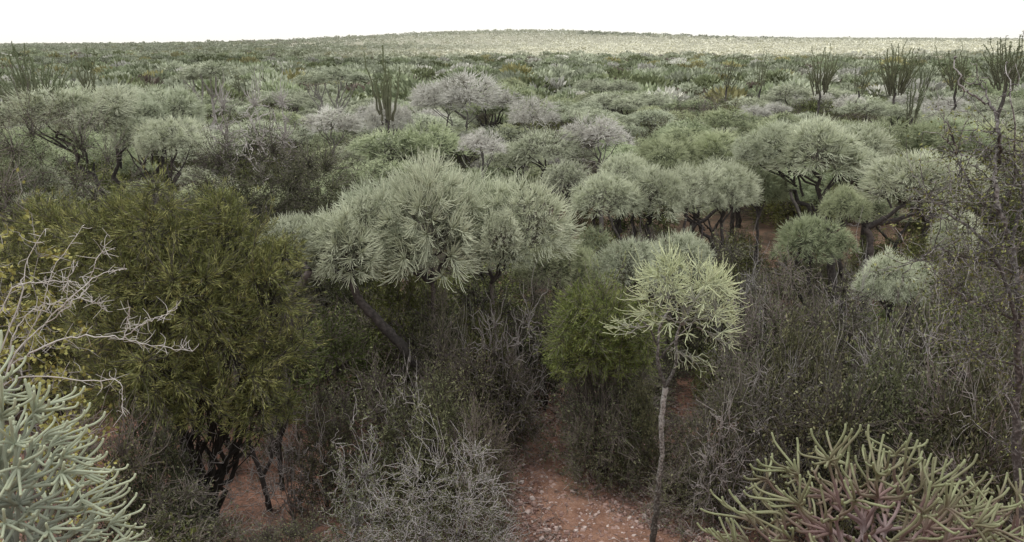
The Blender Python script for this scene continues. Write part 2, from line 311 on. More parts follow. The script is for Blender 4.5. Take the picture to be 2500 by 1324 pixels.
for (x, y, r, rz, em, dy) in [(1668, 795, .98, 1.32, 0, 0), (1622, 735, .5, .85, 5, .3), (1738, 785, .48, 1.05, 0, 0)]:
    m = shell(rng, [(.22, 6), (.42, 22), (.66, 90), (1.03, 430)], (r*.95, r*.95, rz), emin=em, up=.8, jit=.12, r0=.02, r1=.005, M=8, S=4, lump=.22, wob=.004, tj=.15, tipr=.8)
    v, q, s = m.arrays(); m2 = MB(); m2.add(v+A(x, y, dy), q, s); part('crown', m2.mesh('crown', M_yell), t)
for (x, y, ox, dz_, n_) in [(1590, 800, -.62, -.0, 34), (1640, 850, .25, -.25, 22), (1700, 800, .55, -.35, 30), (1650, 860, .5, -.3, 18)]:
    m = shell(rng, [(.3, 3), (.5, 8), (.75, 18), (1, n_)], (.3, .3, .2), emin=-40, up=.25, jit=.16, r0=.012, r1=.005, M=8, S=4, off=(ox, 0), lump=.2, tj=.22)
    v, q, s = m.arrays(); v = v.copy(); v[:, 2] += s*dz_; m2 = MB(); m2.add(v+A(x, y), q, s); part('drooping_branch', m2.mesh('droop', M_yell), t)
# named umbrella trees of the middle distance
umb('umbrella tree with two layered round heads left of the clearing', 26, [(1478, 500, 76, 432), (1590, 496, 88, 413, .5), (1532, 434, 55, 378, 1.5)], 1590, hi=True)
umb('umbrella tree with ragged pale twin heads in middle of the clearing', 27, [(1690, 482, 76, 410), (1768, 478, 72, 400, .4)], 1775, hi=True)
umb('dense dome umbrella tree rising behind the twin headed trees', 32, [(1640, 402, 92, 342), (1745, 390, 95, 328, .6), (1838, 400, 60, 348, 1)], 1665, M_coral2, hi=True)
umb('large umbrella tree with wide triple head and bare forked dark limbs', 29, [(1990, 392, 118, 300), (1895, 376, 78, 306, 1), (2085, 392, 80, 315, .6)], 2040, hi=True, r0=.16)
umb('broad umbrella tree with flat merged crown at upper right of thicket', 33, [(2195, 372, 105, 304), (2305, 366, 110, 298, .5), (2405, 384, 88, 310, 1)], 2230, M_coral2, hi=True, r0=.14)
umb('round umbrella tree with S curved trunk left of the thorny right tree', 25, [(2235, 465, 108, 378), (2335, 460, 80, 388, .5)], 2120, hi=True, r0=.13, path=[(2110, 690), (2125, 600), (2115, 555)])
umb('small low umbrella tree with green head beneath the triple headed tree', 24, [(1972, 605, 75, 532)], 2000, M_coral2, hi=True, ns=1)
umb('low pale umbrella tree in the dark scrub at right', 20, [(2165, 702, 72, 625), (2235, 695, 52, 640, .5)], 2200, hi=True)
umb('low umbrella tree just behind the central cluster, beside the path', 22, [(1350, 662, 85, 592, 0), (1420, 668, 45, 612, .5)], 1350, M_coral2, hi=True, r0=.07)
umb('twin headed umbrella tree directly behind the slender tree', 21.5, [(1540, 662, 65, 590), (1668, 652, 70, 574, .5)], 1610, hi=True, ns=1)
umb('umbrella tree with soft dome behind the central cluster', 38, [(1330, 375, 80, 322), (1250, 390, 60, 350, .5)], 1330)
umb('pale umbrella tree squeezed between central cluster and layered tree', 30, [(1385, 450, 55, 395)], 1390)
umb('low umbrella tree between the twin headed and triple headed trees', 30, [(1850, 475, 60, 425)], 1850, M_coral2, hi=True)
umb('little umbrella tree low in the brown clearing scrub', 24.5, [(1445, 600, 42, 555)], 1450, M_coral2)
umb('small round umbrella tree left of the S curved trunk', 25, [(2060, 515, 52, 460)], 2055, M_coral2, hi=True)
umb('small umbrella tree half hidden under the round one at right', 23, [(2330, 590, 60, 525)], 2330, hi=True)
umb('umbrella tree peering between the broad and triple headed trees', 36, [(2130, 350, 60, 305), (2060, 345, 45, 305, .5)], 2120, M_coral)
umb('flat topped umbrella tree between leafy thicket and central cluster', 37, [(960, 370, 90, 320), (1060, 365, 70, 305, 1)], 1000, M_coral2)
umb('widest umbrella tree at far left with overlapping pale heads', 28, [(140, 290, 118, 224), (280, 290, 130, 216, .6), (420, 286, 80, 220, 1)], 330, hi=True, r0=.15)
umb('half bare pale umbrella tree at lower edge of the left group', 26.5, [(425, 355, 75, 292), (340, 345, 55, 292, .5)], 420, M_coral, hi=True)
for lab, Y, lb, b in [('largest silvery white umbrella tree above the centre', 48, [(1140, 250, 105, 182), (1085, 250, 60, 200, 1)], 1140),
    ('small silvery bush-like tree right of the largest silvery one', 45, [(1300, 290, 50, 240)], 1300),
    ('silvery tree at left behind the leafy thicket', 42, [(812, 312, 60, 265)], 812),
    ('silvery tree at the foot of the tall octopus tree', 46, [(935, 305, 45, 245), (970, 295, 30, 255, .5)], 940),
    ('silvery tree at centre right beside a dark gap', 38, [(1465, 340, 70, 290)], 1470),
    ('low spreading silvery tree at the centre', 33.5, [(1175, 360, 48, 320)], 1180)]:
    umb(lab, Y, lb, b, M_silver, bark=M_twigp, ns=3)
umb('flat topped umbrella tree with bare pale forked limbs at upper left', 58, [(520, 180, 55, 150), (470, 190, 35, 165, 1)], 525, bark=M_barkp, forkf=.35, r0=.2)
umb('bare limbed pale tree left of the tall octopus tree', 55, [(830, 195, 60, 165), (770, 200, 40, 175, 1)], 835, bark=M_barkp, forkf=.3, r0=.18)
# ---------------------------------------------------------------- shrubs
def bush_meshes(r, dims, levels, wmat, fmat, leaf, nm='shrub', **kw):
    w = MB(); f = MB(); shell(r, levels, dims, wood=w, fol=f, leaf=leaf, **kw)
    return w.mesh('branches', wmat), (f.mesh('foliage', fmat) if leaf else None)
def mk_bush(name, label, loc, meshes, sc=(1, 1, 1), rz=0., group=None, cat='shrub'):
    t = thing(name, label, cat, loc, rz, group); t.scale = sc
    part('branches', meshes[0], t)
    if meshes[1]: part('foliage', meshes[1], t)
    return t
# unit bushes: radius 1, height 2
def unit_twig(): return bush_meshes(rng, (1, 1, 1.55), [(.3, 9), (.48, 36), (.7, 160), (1, 1500)], M_twig, M_scrub, dict(n=6, L=.05, W=.024, lv=2, sp=.9, sc=.03), emin=-14, up=.1, jit=.17, r0=.018, r1=.0036, M=6, S=3, lump=.28, wob=.06, tipr=.6, tj=.6, oz=.42)
def unit_leafy(m=None, n=10): return bush_meshes(rng, (1, 1, 1.5), [(.3, 8), (.55, 40), (.78, 240), (1, 1100)], M_twig, m or M_green, dict(n=n, L=.075, W=.024, lv=2, sp=.6, sc=.03), emin=-14, up=.5, jit=.13, r0=.018, r1=.003, M=4, S=3, lump=.28, wob=.03, tj=.3, oz=.45)
def unit_bare(): return bush_meshes(rng, (1, 1, 1.5), [(.3, 7), (.52, 26), (.76, 90), (1, 300)], M_twigp, None, None, emin=-5, up=.3, jit=.18, r0=.02, r1=.0032, M=6, S=4, lump=.25, wob=.06, tipr=.5, tj=.45, oz=.35)
UT = [unit_twig() for _ in range(5)]; UG = [unit_leafy() for _ in range(3)]; US = [unit_leafy(M_scrub, 11) for _ in range(3)]; UB = [unit_bare() for _ in range(3)]
def place(kind, label, px, top, Y, wpx, name='twiggy_shrub', group=None, depth=1.):
    b = gbase(px, Y); h = at(px, top, Y)[2]-b[2]; w = wpx/2/ppm(top, Y)
    me = {'t': UT, 'g': UG, 's': US, 'b': UB}[kind]; me = me[rng.randint(len(me))]
    return mk_bush(name, label, b-np.array([0, 0, .03]), me, (w, w*depth, h/2), rng.uniform(0, 6.28), group)
# many-headed leafy bushes
def multi(label, Y, bpx, heads, seed, leafm, dens=1., nl=10, L=.14, W=.0135, sp=.3, name='olive_bush', up=1.2, r0=.06):
    """heads: (px, py centre, radius px, dY)"""
    r = np.random.RandomState(seed); b = gbase(bpx, Y); t = thing(name, label, 'bush', b); w = MB(); f = MB()
    for (px, py, rp, dY) in heads:
        c = at(px, py+rp*.35, Y+dY)-b; rr = rp/ppm(py, Y+dY); n5 = int(dens*560*rr**1.5)
        a = r.uniform(0, 6.28); st = np.array([cos(a)*.25, sin(a)*.2, -.05]); dd = nrm(c-st)
        limb(w, st, c, r0, r0*.4, m0=nrm(dd+[0, 0, .5]), m1=nrm(dd+[0, 0, .3]), wob=.015)
        for _ in range(6):
            s0 = st+(c-st)*r.uniform(.3, .7); e = c+r.normal(0, .5, 3)*rr; limb(w, s0, e, r0*.3, r0*.1, m0=nrm(e-s0), S=4, M=7, wob=.03)
        shell(r, [(.3, 7), (.55, 44), (1.14, n5)], (rr, rr*.9, rr*1.15), wood=w, fol=f, leaf=dict(n=nl*1.9, L=L, W=W, lv=1, sp=sp, sc=.03), emin=-32, up=up, jit=.25, r0=r0*.35, r1=.0035, M=6, S=3, lump=.36, wob=.015, cen=c, tj=.3)
    part('branches', w.mesh('branches', M_twig), t); part('foliage', f.mesh('foliage', leafm), t); return t
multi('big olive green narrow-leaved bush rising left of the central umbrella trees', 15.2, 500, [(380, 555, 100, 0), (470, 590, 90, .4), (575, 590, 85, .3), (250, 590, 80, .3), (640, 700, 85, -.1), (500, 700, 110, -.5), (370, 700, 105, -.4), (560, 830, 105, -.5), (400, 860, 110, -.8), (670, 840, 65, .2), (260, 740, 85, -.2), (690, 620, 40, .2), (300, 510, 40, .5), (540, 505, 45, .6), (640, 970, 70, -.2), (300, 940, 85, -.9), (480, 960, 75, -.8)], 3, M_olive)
multi('olive narrow-leaved bush at the left edge behind the bleached branches', 16.6, 120, [(170, 570, 85, 0), (70, 610, 85, .3), (180, 700, 105, -.3), (20, 740, 105, 0), (120, 840, 105, -.4), (110, 530, 45, .5)], 4, M_olive)
def big(label, px, top, Y, wpx, seed, leafm, name='leafy_thicket_tree', L=.085, W=.017, n5=2400, nl=17, lump=.12, oz=.35, sp=.5, em=-32, wm=None):
    b = gbase(px, Y); h = at(px, top, Y)[2]-b[2]; w = wpx/2/ppm(top+150, Y); r = np.random.RandomState(seed)
    me = bush_meshes(r, (w, w*.75, h*(1-oz)), [(.3, 8), (.5, 44), (.74, 260), (1, n5)], wm or M_twig, leafm, dict(n=nl*1.2, L=L, W=W, lv=2, sp=sp, sc=.05), emin=em, up=.6, jit=.15, r0=.05, r1=.004, M=6, S=3, oz=h*oz, lump=lump, wob=.03)
    return mk_bush(name, label, b, me, cat='bush')
big('brown-green small-leaved thicket tree under the widest left umbrella tree', 190, 320, 22, 480, 6, M_scrub, L=.07, W=.03, nl=9, sp=.9, lump=.28)
big('grey-green fine-leaved thicket tree left of the central umbrella trees', 620, 365, 25, 340, 7, M_scrub, L=.085, W=.028, nl=12, sp=.8, lump=.28)
big('fine-leaved thicket tree touching the central cluster from behind', 800, 375, 26, 340, 8, M_scrub, L=.085, W=.028, nl=12, sp=.8, lump=.28)
big('dull green thicket tree at far left edge of the plain', 40, 400, 20, 300, 9, M_scrub, L=.07, W=.028, nl=10, sp=.9, lump=.25)
multi('fresh green feathery bush left of the slender tree', 17.3, 1455, [(1470, 755, 75, 0), (1412, 795, 60, -.2), (1545, 790, 62, .1), (1475, 840, 60, 0), (1405, 740, 35, .2), (1530, 860, 50, .1), (1390, 870, 45, .1)], 10, M_lime, dens=1.3, L=.11, W=.013, name='feathery_bush', r0=.04)
place('t', 'dark twiggy undergrowth at the foot of the feathery bush', 1475, 880, 17.8, 250)
place('t', 'dark twiggy undergrowth low beside the path bend', 1470, 1000, 16.9, 180)
place('g', 'green leafy bush hidden under the crown of the leaning tree', 830, 780, 20.5, 260, 'leafy_shrub')
place('g', 'yellow-green bush behind the trunk of the tallest umbrella tree', 985, 640, 22, 200, 'leafy_shrub')
place('s', 'pale leafy scrub between the feathery bush and slender trunk', 1550, 930, 17, 110, 'leafy_shrub')
place('s', 'dull leafy shrub behind the grey thorn bush', 1060, 950, 15.2, 260, 'leafy_shrub')
place('s', 'dull leafy shrub right of the slender tree in mid scrub', 1930, 800, 16.2, 240, 'leafy_shrub')
place('s', 'dull leafy shrub at right above the olive-stemmed succulent', 2130, 870, 14.6, 280, 'leafy_shrub')
place('g', 'leafy undergrowth closing the head of the path', 1345, 800, 23.5, 190, 'leafy_shrub')
place('s', 'dim leafy shrub filling shade left of the red soil patch', 400, 1030, 13.6, 200, 'leafy_shrub')
place('g', 'dark green leafy shrub under the right part of the central cluster', 1180, 770, 19.2, 170, 'leafy_shrub')
place('g', 'dark green shrub between the S curved trunk and right edge', 2290, 720, 18, 240, 'leafy_shrub')
place('s', 'grey-green leafy shrub low at right behind the mauve succulent', 2330, 880, 12.9, 240, 'leafy_shrub')
for a in [('brown twiggy scrub under the tallest umbrella tree', 1150, 700, 21, 330), ('tangled twiggy scrub at the left edge of the path', 1215, 840, 18.5, 210), ('dark twiggy scrub beneath the leaning trunk', 930, 920, 16.5, 300),
          ('twiggy scrub hiding the trunk of the tallest umbrella tree', 1085, 750, 18.9, 160), ('twiggy scrub between the leaning trunk and the path', 1120, 870, 16.8, 240), ('twiggy scrub around the low umbrella tree trunk at the path head', 1330, 720, 20.8, 210),
          ('twiggy scrub right of the slender tree crown', 1860, 760, 17.5, 300), ('tall twiggy scrub left of the low pale umbrella tree', 2010, 740, 18.5, 300), ('brown twiggy scrub below the low pale umbrella tree', 2200, 800, 16.5, 360),
          ('dense twiggy scrub at the right edge behind the thorny tree', 2400, 740, 16, 380), ('low twiggy scrub right of the slender trunk', 1780, 930, 15.8, 240), ('dark low scrub behind the olive-stemmed succulent', 1980, 930, 14.2, 360),
          ('twiggy scrub above the right end of the olive-stemmed succulent', 2300, 940, 13.2, 420), ('small dead twig heap at the foot of the slender tree', 1700, 1140, 15.7, 240), ('low brown scrub just behind the slender tree trunk', 1665, 1030, 16.8, 190), ('spiky dead scrub across the path from the slender tree', 1160, 1020, 14.8, 180),
          ('low dry scrub at the bottom left corner of the clearing', 460, 1230, 12.5, 340), ('dry scrub at the bottom edge left of the grey thorn bush', 700, 1290, 12.3, 260),
          ('dim scrub below the left olive bush', 270, 1050, 12.5, 320), ('tall thin scrub just behind the path bend', 1420, 840, 24.5, 160), ('brown scrub in the clearing below the layered umbrella tree', 1560, 600, 25, 220),
          ('brown scrub in the clearing beneath the twin headed trees', 1760, 620, 24, 260), ('dark scrub around the triple headed tree trunk', 1900, 680, 21, 240), ('grey scrub below the round umbrella tree', 2300, 640, 20, 280),
          ('tall scrub behind the olive bushes near the dark leaning trunk', 560, 880, 18.5, 300), ('brown scrub in deep shade right of the olive bush', 800, 980, 15.8, 170)]:
    place('t', *a)
for a in [('bare grey branching shrub right of the slender tree trunk', 1880, 830, 15.0, 230), ('bare branched shrub standing before the twiggy scrub at right', 2120, 760, 15.6, 260), ('bare grey shrub left of the path before the leafy scrub', 1000, 920, 15.4, 220),
          ('bare branching shrub under the right end of the central cluster', 1230, 720, 18.2, 200), ('bare grey shrub close to the right edge tree', 2380, 860, 12.6, 260), ('bare thin shrub under the olive bush beside the red soil', 720, 960, 15.2, 170), ('bare pale shrub in the clearing behind the slender crown', 1800, 640, 20.5, 180),
          ('bare sprawling shrub low right of the slender trunk', 1760, 960, 14.9, 200), ('bare shrub between the S curved trunk and the low pale tree', 2060, 640, 19.5, 200), ('bare twiggy shrub under the big olive bush', 450, 980, 14.2, 240)]:
    place('b', *a, name='bare_shrub')
# dark leaning trunks in the thicket shade
for lab, pts_, Y, r_ in [('dark forked dead trunk under the olive bush', [(660, 1240), (640, 1170), (600, 1060), (560, 980)], 15.8, .07), ('upright dark dead trunk beside the red soil patch', [(690, 1180), (680, 1080), (700, 960), (690, 880)], 16.6, .06),
                         ('crooked dark trunk rising in scrub beneath the triple headed tree', [(1960, 900), (1975, 780), (1940, 680), (1960, 560), (1930, 470)], 24.5, .08), ('thin dark forked trunk under the twin headed trees', [(1700, 760), (1690, 660), (1670, 580), (1680, 500)], 26, .07), ('dark slanting trunk below the layered umbrella tree', [(1560, 760), (1540, 640), (1500, 560), (1480, 510)], 25.4, .06)]:
    b = gbase(pts_[0][0], Y); t = thing('dead_trunk', lab, 'dead tree', b); m = MB(); pp = [np.array([0, 0, -.1])]+[at(x, y, Y)-b for x, y in pts_[1:]]
    polytube(m, pp, np.linspace(r_, r_*.5, len(pp)), 8, 6, .01); s = pp[1]; polytube(m, [s, s+[.25, .1, .6], s+[.3, .2, 1.5]], [r_*.7, r_*.5, r_*.3], 7, 6, .01); part('trunk', m.mesh('trunk', M_bark), t)
# leafy vine bush
me = bush_meshes(rng, (1, 1, 1), [(.4, 8), (.7, 40), (1, 200)], M_twig, M_green, dict(n=9, L=.09, W=.07, lv=2, sp=1., sc=.05), emin=0, up=.5, jit=.15, r0=.015, r1=.004, M=4, S=3)
b = gbase(400, 12.3); mk_bush('leafy_shrub', 'round-leaved green shrub in shade below the olive bush', b, me, (.9, .9, 1.5))
# grey thorn bush, centre front
def thornbush(label, px, top, Y, wpx, leafm, wm, n, seed, nl=2.5, name='thorn_bush'):
    r = np.random.RandomState(seed); b = gbase(px, Y); h = at(px, top, Y)[2]-b[2]; w = wpx/2/ppm(top+200, Y)
    me = bush_meshes(r, (w*.85, w*.8, h*.8), [(.3, 9), (.5, 45), (.68, 190), (.84, 600), (1, n)], wm, leafm, dict(n=nl, L=.036, W=.022, lv=3, sp=1., sc=.012), emin=2, up=.2, jit=.14, r0=.017, r1=.0022, M=6, S=4, lump=.2, wob=.07, tj=.5)
    return mk_bush(name, label, b, me, cat='bush')
M_thorn = mat_ramp('thorn_twigs', [(0, (.10, .09, .085)), (.6, (.24, .225, .22)), (1, (.45, .43, .42))], objvar=.05)
thornbush('grey zigzag-twigged thorn bush at the bottom centre left of the path', 1080, 1050, 11.0, 500, M_scrub, M_thorn, 1900, 21, 8)
thornbush('small-leaved thorn bush poking up at the bottom centre left', 890, 980, 11.8, 220, M_scrub, M_thorn, 350, 22, 10)
# ---------------------------------------------------------------- near succulents
def near(label, px, py, Y, dims, levels, mat, up, r0, r1, em, seed, name, spread=True, lump=.14, jit=.09, tj=.15):
    c = at(px, py, Y); g = float(ground(c[0], c[1])); b = np.array([c[0], c[1], g]); t = thing(name, label, 'succulent', b)
    r = np.random.RandomState(seed)
    tr = MB(); limb(tr, (0, 0, -.1), (0, 0, c[2]-g), r0*2.4, r0*1.3, S=10); part('trunk', tr.mesh('trunk', M_barkp), t)
    m = shell(r, levels, dims, emin=em, up=up, jit=jit, r0=r0, r1=r1, M=12, S=8, lump=lump, wob=.003, tipr=1, spread_up=spread, tj=tj, round_tip=True)
    v, q, s = m.arrays(); v = v+np.array([0, 0, c[2]-g]); m2 = MB(); m2.add(v, q, s)
    part('stems', m2.mesh('stems', mat), t); return t
near('pale green finger-stemmed succulent filling the bottom left corner', 50, 1440, 2.5, (.39, .36, .84), [(.18, 9), (.34, 36), (.54, 120), (.74, 270), (1, 640)], M_nearL, 2.0, .0098, .0043, -10, 31, 'finger_succulent', lump=.08, jit=.09, tj=.15)
near('olive and mauve stemmed succulent in the bottom right corner', 2110, 1440, 2.8, (.64, .5, .62), [(.2, 9), (.36, 38), (.54, 120), (.76, 260), (1, 430)], M_nearR, .9, .0105, .0046, -5, 32, 'candelabra_succulent', lump=.05, jit=.1, tj=.28)
near('mauve-grey stemmed succulent at the right edge of the bottom corner', 2440, 1460, 3.0, (.46, .4, .52), [(.24, 8), (.44, 30), (.66, 100), (.84, 180), (1, 300)], M_nearR, .8, .0098, .0045, -5, 33, 'candelabra_succulent', lump=.06, jit=.1, tj=.28)
# bleached branches at left
Yb = 4.6; b = np.array([at(-60, 1200, Yb)[0], Yb, float(ground(at(-60, 1200, Yb)[0], Yb))]); t = thing('bleached_thorn_shrub', 'bleached white thorny branches reaching in from the left edge', 'shrub', b)
w = MB(); fo = MB(); B = lambda x, y, dy=0: at(x, y, Yb+dy)-b
br = [[(-60, 1250), (20, 900), (110, 790), (180, 720), (250, 665), (305, 658)], [(20, 900), (90, 850), (170, 825), (265, 822), (330, 835), (400, 848), (470, 858)], [(300, 830), (350, 790), (400, 770), (432, 750)],
      [(110, 790), (170, 745), (215, 700), (235, 640), (262, 572)], [(180, 720), (230, 740), (262, 760)], [(60, 845), (110, 740), (130, 660), (200, 555)], [(300, 830), (310, 790), (318, 750)], [(-60, 1000), (40, 760), (60, 650), (110, 560)],
      [(-60, 900), (20, 720), (90, 690), (190, 690)], [(170, 745), (160, 700), (190, 640)], [(-60, 980), (60, 920), (200, 930), (290, 935), (300, 1010)], [(20, 900), (30, 820), (80, 760), (150, 730)]]
for l in br:
    pts = [B(x, y, rng.uniform(-.08, .08)) for x, y in l]; rr = np.linspace(.0058 if l[0][0] < 30 else .0034, .001, len(pts))
    c = polytube(w, pts, rr, 6, 5, .006)
    for _ in range(int(len(c)*1.6)):
        s = c[rng.randint(3, len(c))]; d = nrm(rng.normal(0, 1, 3))*rng.uniform(.02, .12); polytube(w, [s, s+d*.5+rng.normal(0, .008, 3), s+d], [.002, .0014, .0008], 4, 2)
part('branches', w.mesh('branches', M_white), t)
t2 = thing('yellow_leaved_shrub', 'thorny shrub with small yellow leaves at the left edge', 'shrub', (at(30, 900, 4.9)[0], 4.9, float(ground(-3, 4.9))))
w2 = MB(); hh = at(60, 540, 4.9)[2]-t2.location[2]
shell(rng, [(.35, 7), (.55, 22), (.75, 70), (1, 260)], (.44, .4, hh*.42), emin=-15, up=.5, jit=.17, r0=.009, r1=.0014, M=6, S=4, oz=hh*.57, lump=.2, wob=.05, wood=w2, fol=fo, leaf=dict(n=11, L=.036, W=.028, lv=2, sp=1., sc=.015))
part('branches', w2.mesh('branches', M_twigp), t2); part('foliage', fo.mesh('foliage', M_yleaf), t2)
# right thorny tree
Yr = 9.; b = np.array([at(2490, 1150, Yr)[0], Yr, float(ground(5, Yr))]); t = thing('thorny_tree', 'thin dark-limbed tree with sparse small olive leaves along the right edge', 'tree', b)
w = MB(); fo = MB(); B = lambda x, y, dy=0: at(x, y, Yr+dy)-b
limbs = [([(2490, 1300), (2480, 1000), (2490, 750), (2465, 600), (2440, 520), (2430, 430), (2445, 330)], .055), ([(2480, 780), (2440, 640), (2370, 560), (2300, 510), (2270, 480)], .026), ([(2440, 400), (2440, 330), (2425, 270), (2380, 235), (2345, 205), (2330, 140)], .02),
         ([(2425, 270), (2400, 215), (2385, 180)], .011), ([(2465, 600), (2500, 480), (2495, 350)], .026), ([(2480, 780), (2420, 755), (2340, 720), (2290, 690)], .018), ([(2490, 900), (2400, 860), (2330, 790)], .016), ([(2445, 500), (2480, 420), (2470, 250), (2455, 160)], .014),
         ([(2465, 600), (2400, 640), (2300, 610), (2230, 640)], .016), ([(2440, 520), (2380, 470), (2340, 400), (2330, 350)], .016)]
zt = B(0, 330)[2]
for l, r0 in limbs:
    c = polytube(w, [B(x, y, rng.uniform(-.25, .25)) for x, y in l], np.linspace(r0, r0*.3, len(l)), 7, 6, .014)
    for _ in range(int(len(c)*2.0)):
        s = c[rng.randint(4, len(c))]
        hi_ = s[2] > zt
        if hi_ and rng.uniform() < .8: continue
        d = nrm(rng.normal(0, 1, 3)+np.array([-.2, 0, .2]))*rng.uniform(.2, .75)*(.5 if hi_ else 1); e1 = s+d*.5+rng.normal(0, .05, 3); e2 = s+d
        cc = polytube(w, [s, e1, e2], [.007, .005, .002], 4, 4, .01)
        if not hi_:
            for _ in range(4):
                s2 = cc[rng.randint(1, len(cc))]; d2 = nrm(rng.normal(0, 1, 3))*rng.uniform(.1, .3); c3 = polytube(w, [s2, s2+d2*.5+rng.normal(0, .02, 3), s2+d2], [.003, .0025, .0015], 3, 2)
                m = 4; leaves(fo, rng, c3[rng.randint(0, len(c3), m)]+rng.normal(0, .03, (m, 3)), rng.normal(0, 1, (m, 3)), .04, .022, rng.uniform(0, .7, m))
part('branches', w.mesh('branches', M_barkg), t); part('foliage', fo.mesh('foliage', M_olive), t)
# ---------------------------------------------------------------- octopus trees
def octo(label, px, top, Y, wpx, n, low=None, th=.05):
    b = gbase(px, Y); h = at(px, top, Y)[2]-b[2]; w = wpx/2/ppm(top, Y); t = thing('octopus_tree', label, 'tree', b)
    r = rng; a = r.uniform(0, 6.28, n); u_ = np.sqrt(r.uniform(0, 1, n)); s = u_*w*r.uniform(.7, 1.25, n)
    zb = at(px, low+60, Y)[2]-b[2]; zb = max(zb, .6)
    hh = zb+(h-zb)*(1-.25*u_**2)*r.uniform(.55, 1, n); hh[0] = h; hh[1] = zb+(h-zb)*.93; s[0] *= .5; lean = r.normal(0, w*.2, 2)
    st = r.uniform(0, .25, n)*(h-zb); rb = w*.3
    p0 = np.stack([np.cos(a)*(.1+rb*u_), np.sin(a)*(.1+rb*u_), zb+st-.3], 1)
    p1 = np.stack([np.cos(a)*s+lean[0], np.sin(a)*s+lean[1], hh], 1); m0 = nrm(p1-p0+[0, 0, .3]); m1 = nrm(nrm(p1-p0)+r.normal(0, .16, (n, 3)))
    mb = MB(); C = hermite(p0, p1, m0, m1, 9, r, .014); tubes(mb, C, np.linspace(th, th*.4, 9)[None]*r.uniform(.8, 1.2, (n, 1)), 5, np.tile(np.linspace(.2, 1, 9), (n, 1)))
    k = n*80; e = r.randint(0, n, k); j = r.randint(0, 8, k); f = r.uniform(0, 1, (k, 1)); pp = C[e, j]*(1-f)+C[e, j+1]*f
    leaves(mb, r, pp, r.normal(0, 1, (k, 3))+[0, 0, .3], .12, .04, r.uniform(.3, 1, k))
    tr = MB(); limb(tr, (0, 0, -.1), (0, 0, zb+.1), .13, .09); part('trunk', tr.mesh('trunk', M_bark), t); part('stems', mb.mesh('stems', M_octo), t)
for a in [('tall slim octopus tree rising alone above the silvery trees', 955, 110, 43, 75, 12, 235, .075), ('widest octopus tree at far left against the sky', 125, 100, 48, 220, 44, 230, .065), ('octopus tree at the extreme left edge of the horizon', 30, 98, 50, 150, 20, 220, .06), ('thin octopus tree right of the wide far left one', 255, 110, 58, 55, 9, 190, .065),
          ('octopus tree of few stems below the right skyline group', 2190, 165, 45, 60, 8, 230), ('wide fan octopus tree in the right skyline', 1985, 106, 75, 110, 32, 165, .058), ('narrow octopus tree left of the wide fan one', 1845, 115, 80, 50, 9, 160), ('leftmost small octopus tree of the right skyline', 1765, 125, 85, 55, 9, 155),
          ('short octopus tree right of the wide fan one', 2080, 128, 80, 60, 9, 165), ('bushiest octopus tree of the right skyline', 2165, 96, 68, 115, 40, 170, .058), ('octopus tree between the bushiest and the tallest ones', 2305, 104, 66, 95, 20, 160), ('tallest octopus tree near the right corner against the sky', 2395, 74, 42, 130, 28, 150, .04),
          ('octopus tree right of the tallest one at the frame edge', 2485, 105, 48, 70, 7, 180), ('octopus tree between wide fan and bushiest at right, set back', 2240, 122, 95, 60, 12, 160), ('faint octopus tree in the left background', 385, 150, 90, 60, 8, 185), ('small octopus tree left of centre in the background', 600, 145, 95, 45, 7, 185), ('small octopus tree right of centre in the background', 1050, 140, 100, 50, 7, 170)]:
    octo(*a)
# bare pale trees upper left
for lab, px, top, Y, w_ in [('bare pale forked sapling at left of the leafless trio', 572, 225, 44, 80), ('leafless pale tree with V forked trunk', 650, 215, 42, 120), ('thin leafless pale tree right of the V forked one', 712, 225, 43, 70)]:
    b = gbase(px, Y); h = at(px, top, Y)[2]-b[2]; w = w_/2/ppm(top, Y); m = shell(rng, [(.25, 3), (.5, 9), (.75, 36), (1, 130)], (w, w, h*.75), emin=25, up=.3, jit=.12, r0=.085, r1=.012, M=5, S=5, oz=h*.25, lump=.2, wob=.04)
    t = thing('bare_tree', lab, 'tree', b); part('branches', m.mesh('branches', M_barkp), t)
# ---------------------------------------------------------------- filler individuals of the plain
def proto_umb(mat, nlobes, bark):
    t = thing('umbrella_tree', 'x', 'tree', (0, 0, 0)); tr = MB(); cr = MB(); a0 = rng.uniform(0, 6.28); fork = np.array([rng.normal(0, .15), rng.normal(0, .15), 1.8]); limb(tr, (0, 0, -.1), fork, .12, .09)
    for k in range(nlobes):
        a = a0+k*6.28/nlobes+rng.normal(0, .35); s = rng.uniform(.9, 1.8) if nlobes > 1 else .1; c = np.array([cos(a)*s, sin(a)*s, rng.uniform(3.3, 4.5)]); r = rng.uniform(.8, 1.35)
        rz = r*rng.uniform(.5, .75); put_lobe(cr, LM[rng.randint(7)], c, r, rz, rng.uniform(0, 6.28)); sats(cr, c, r, rz, 2); limb(tr, fork, c+[0, 0, .1], .075, .03, m0=nrm(c-fork+np.array([cos(a), sin(a), 0])*.4))
    return t, tr.mesh('trunk', bark), cr.mesh('crown', mat)
defs = [(M_coral, 3, M_bark), (M_coral, 2, M_bark), (M_coral2, 3, M_bark), (M_coral2, 2, M_bark), (M_coral, 4, M_bark), (M_coral2, 1, M_bark), (M_silver, 3, M_twigp), (M_coral2, 4, M_bark)]
protos = []
for d in defs:
    t, a, c = proto_umb(*d); part('trunk', a, t); part('crown', c, t); protos.append(t)
first = [True]*len(protos)
def band(y): return 'nearer' if y < 55 else ('middle' if y < 80 else 'farther')
def third(x, y):
    q = x/y; return 'left' if q < -.2 else ('central' if q < .2 else 'right')
pts = []
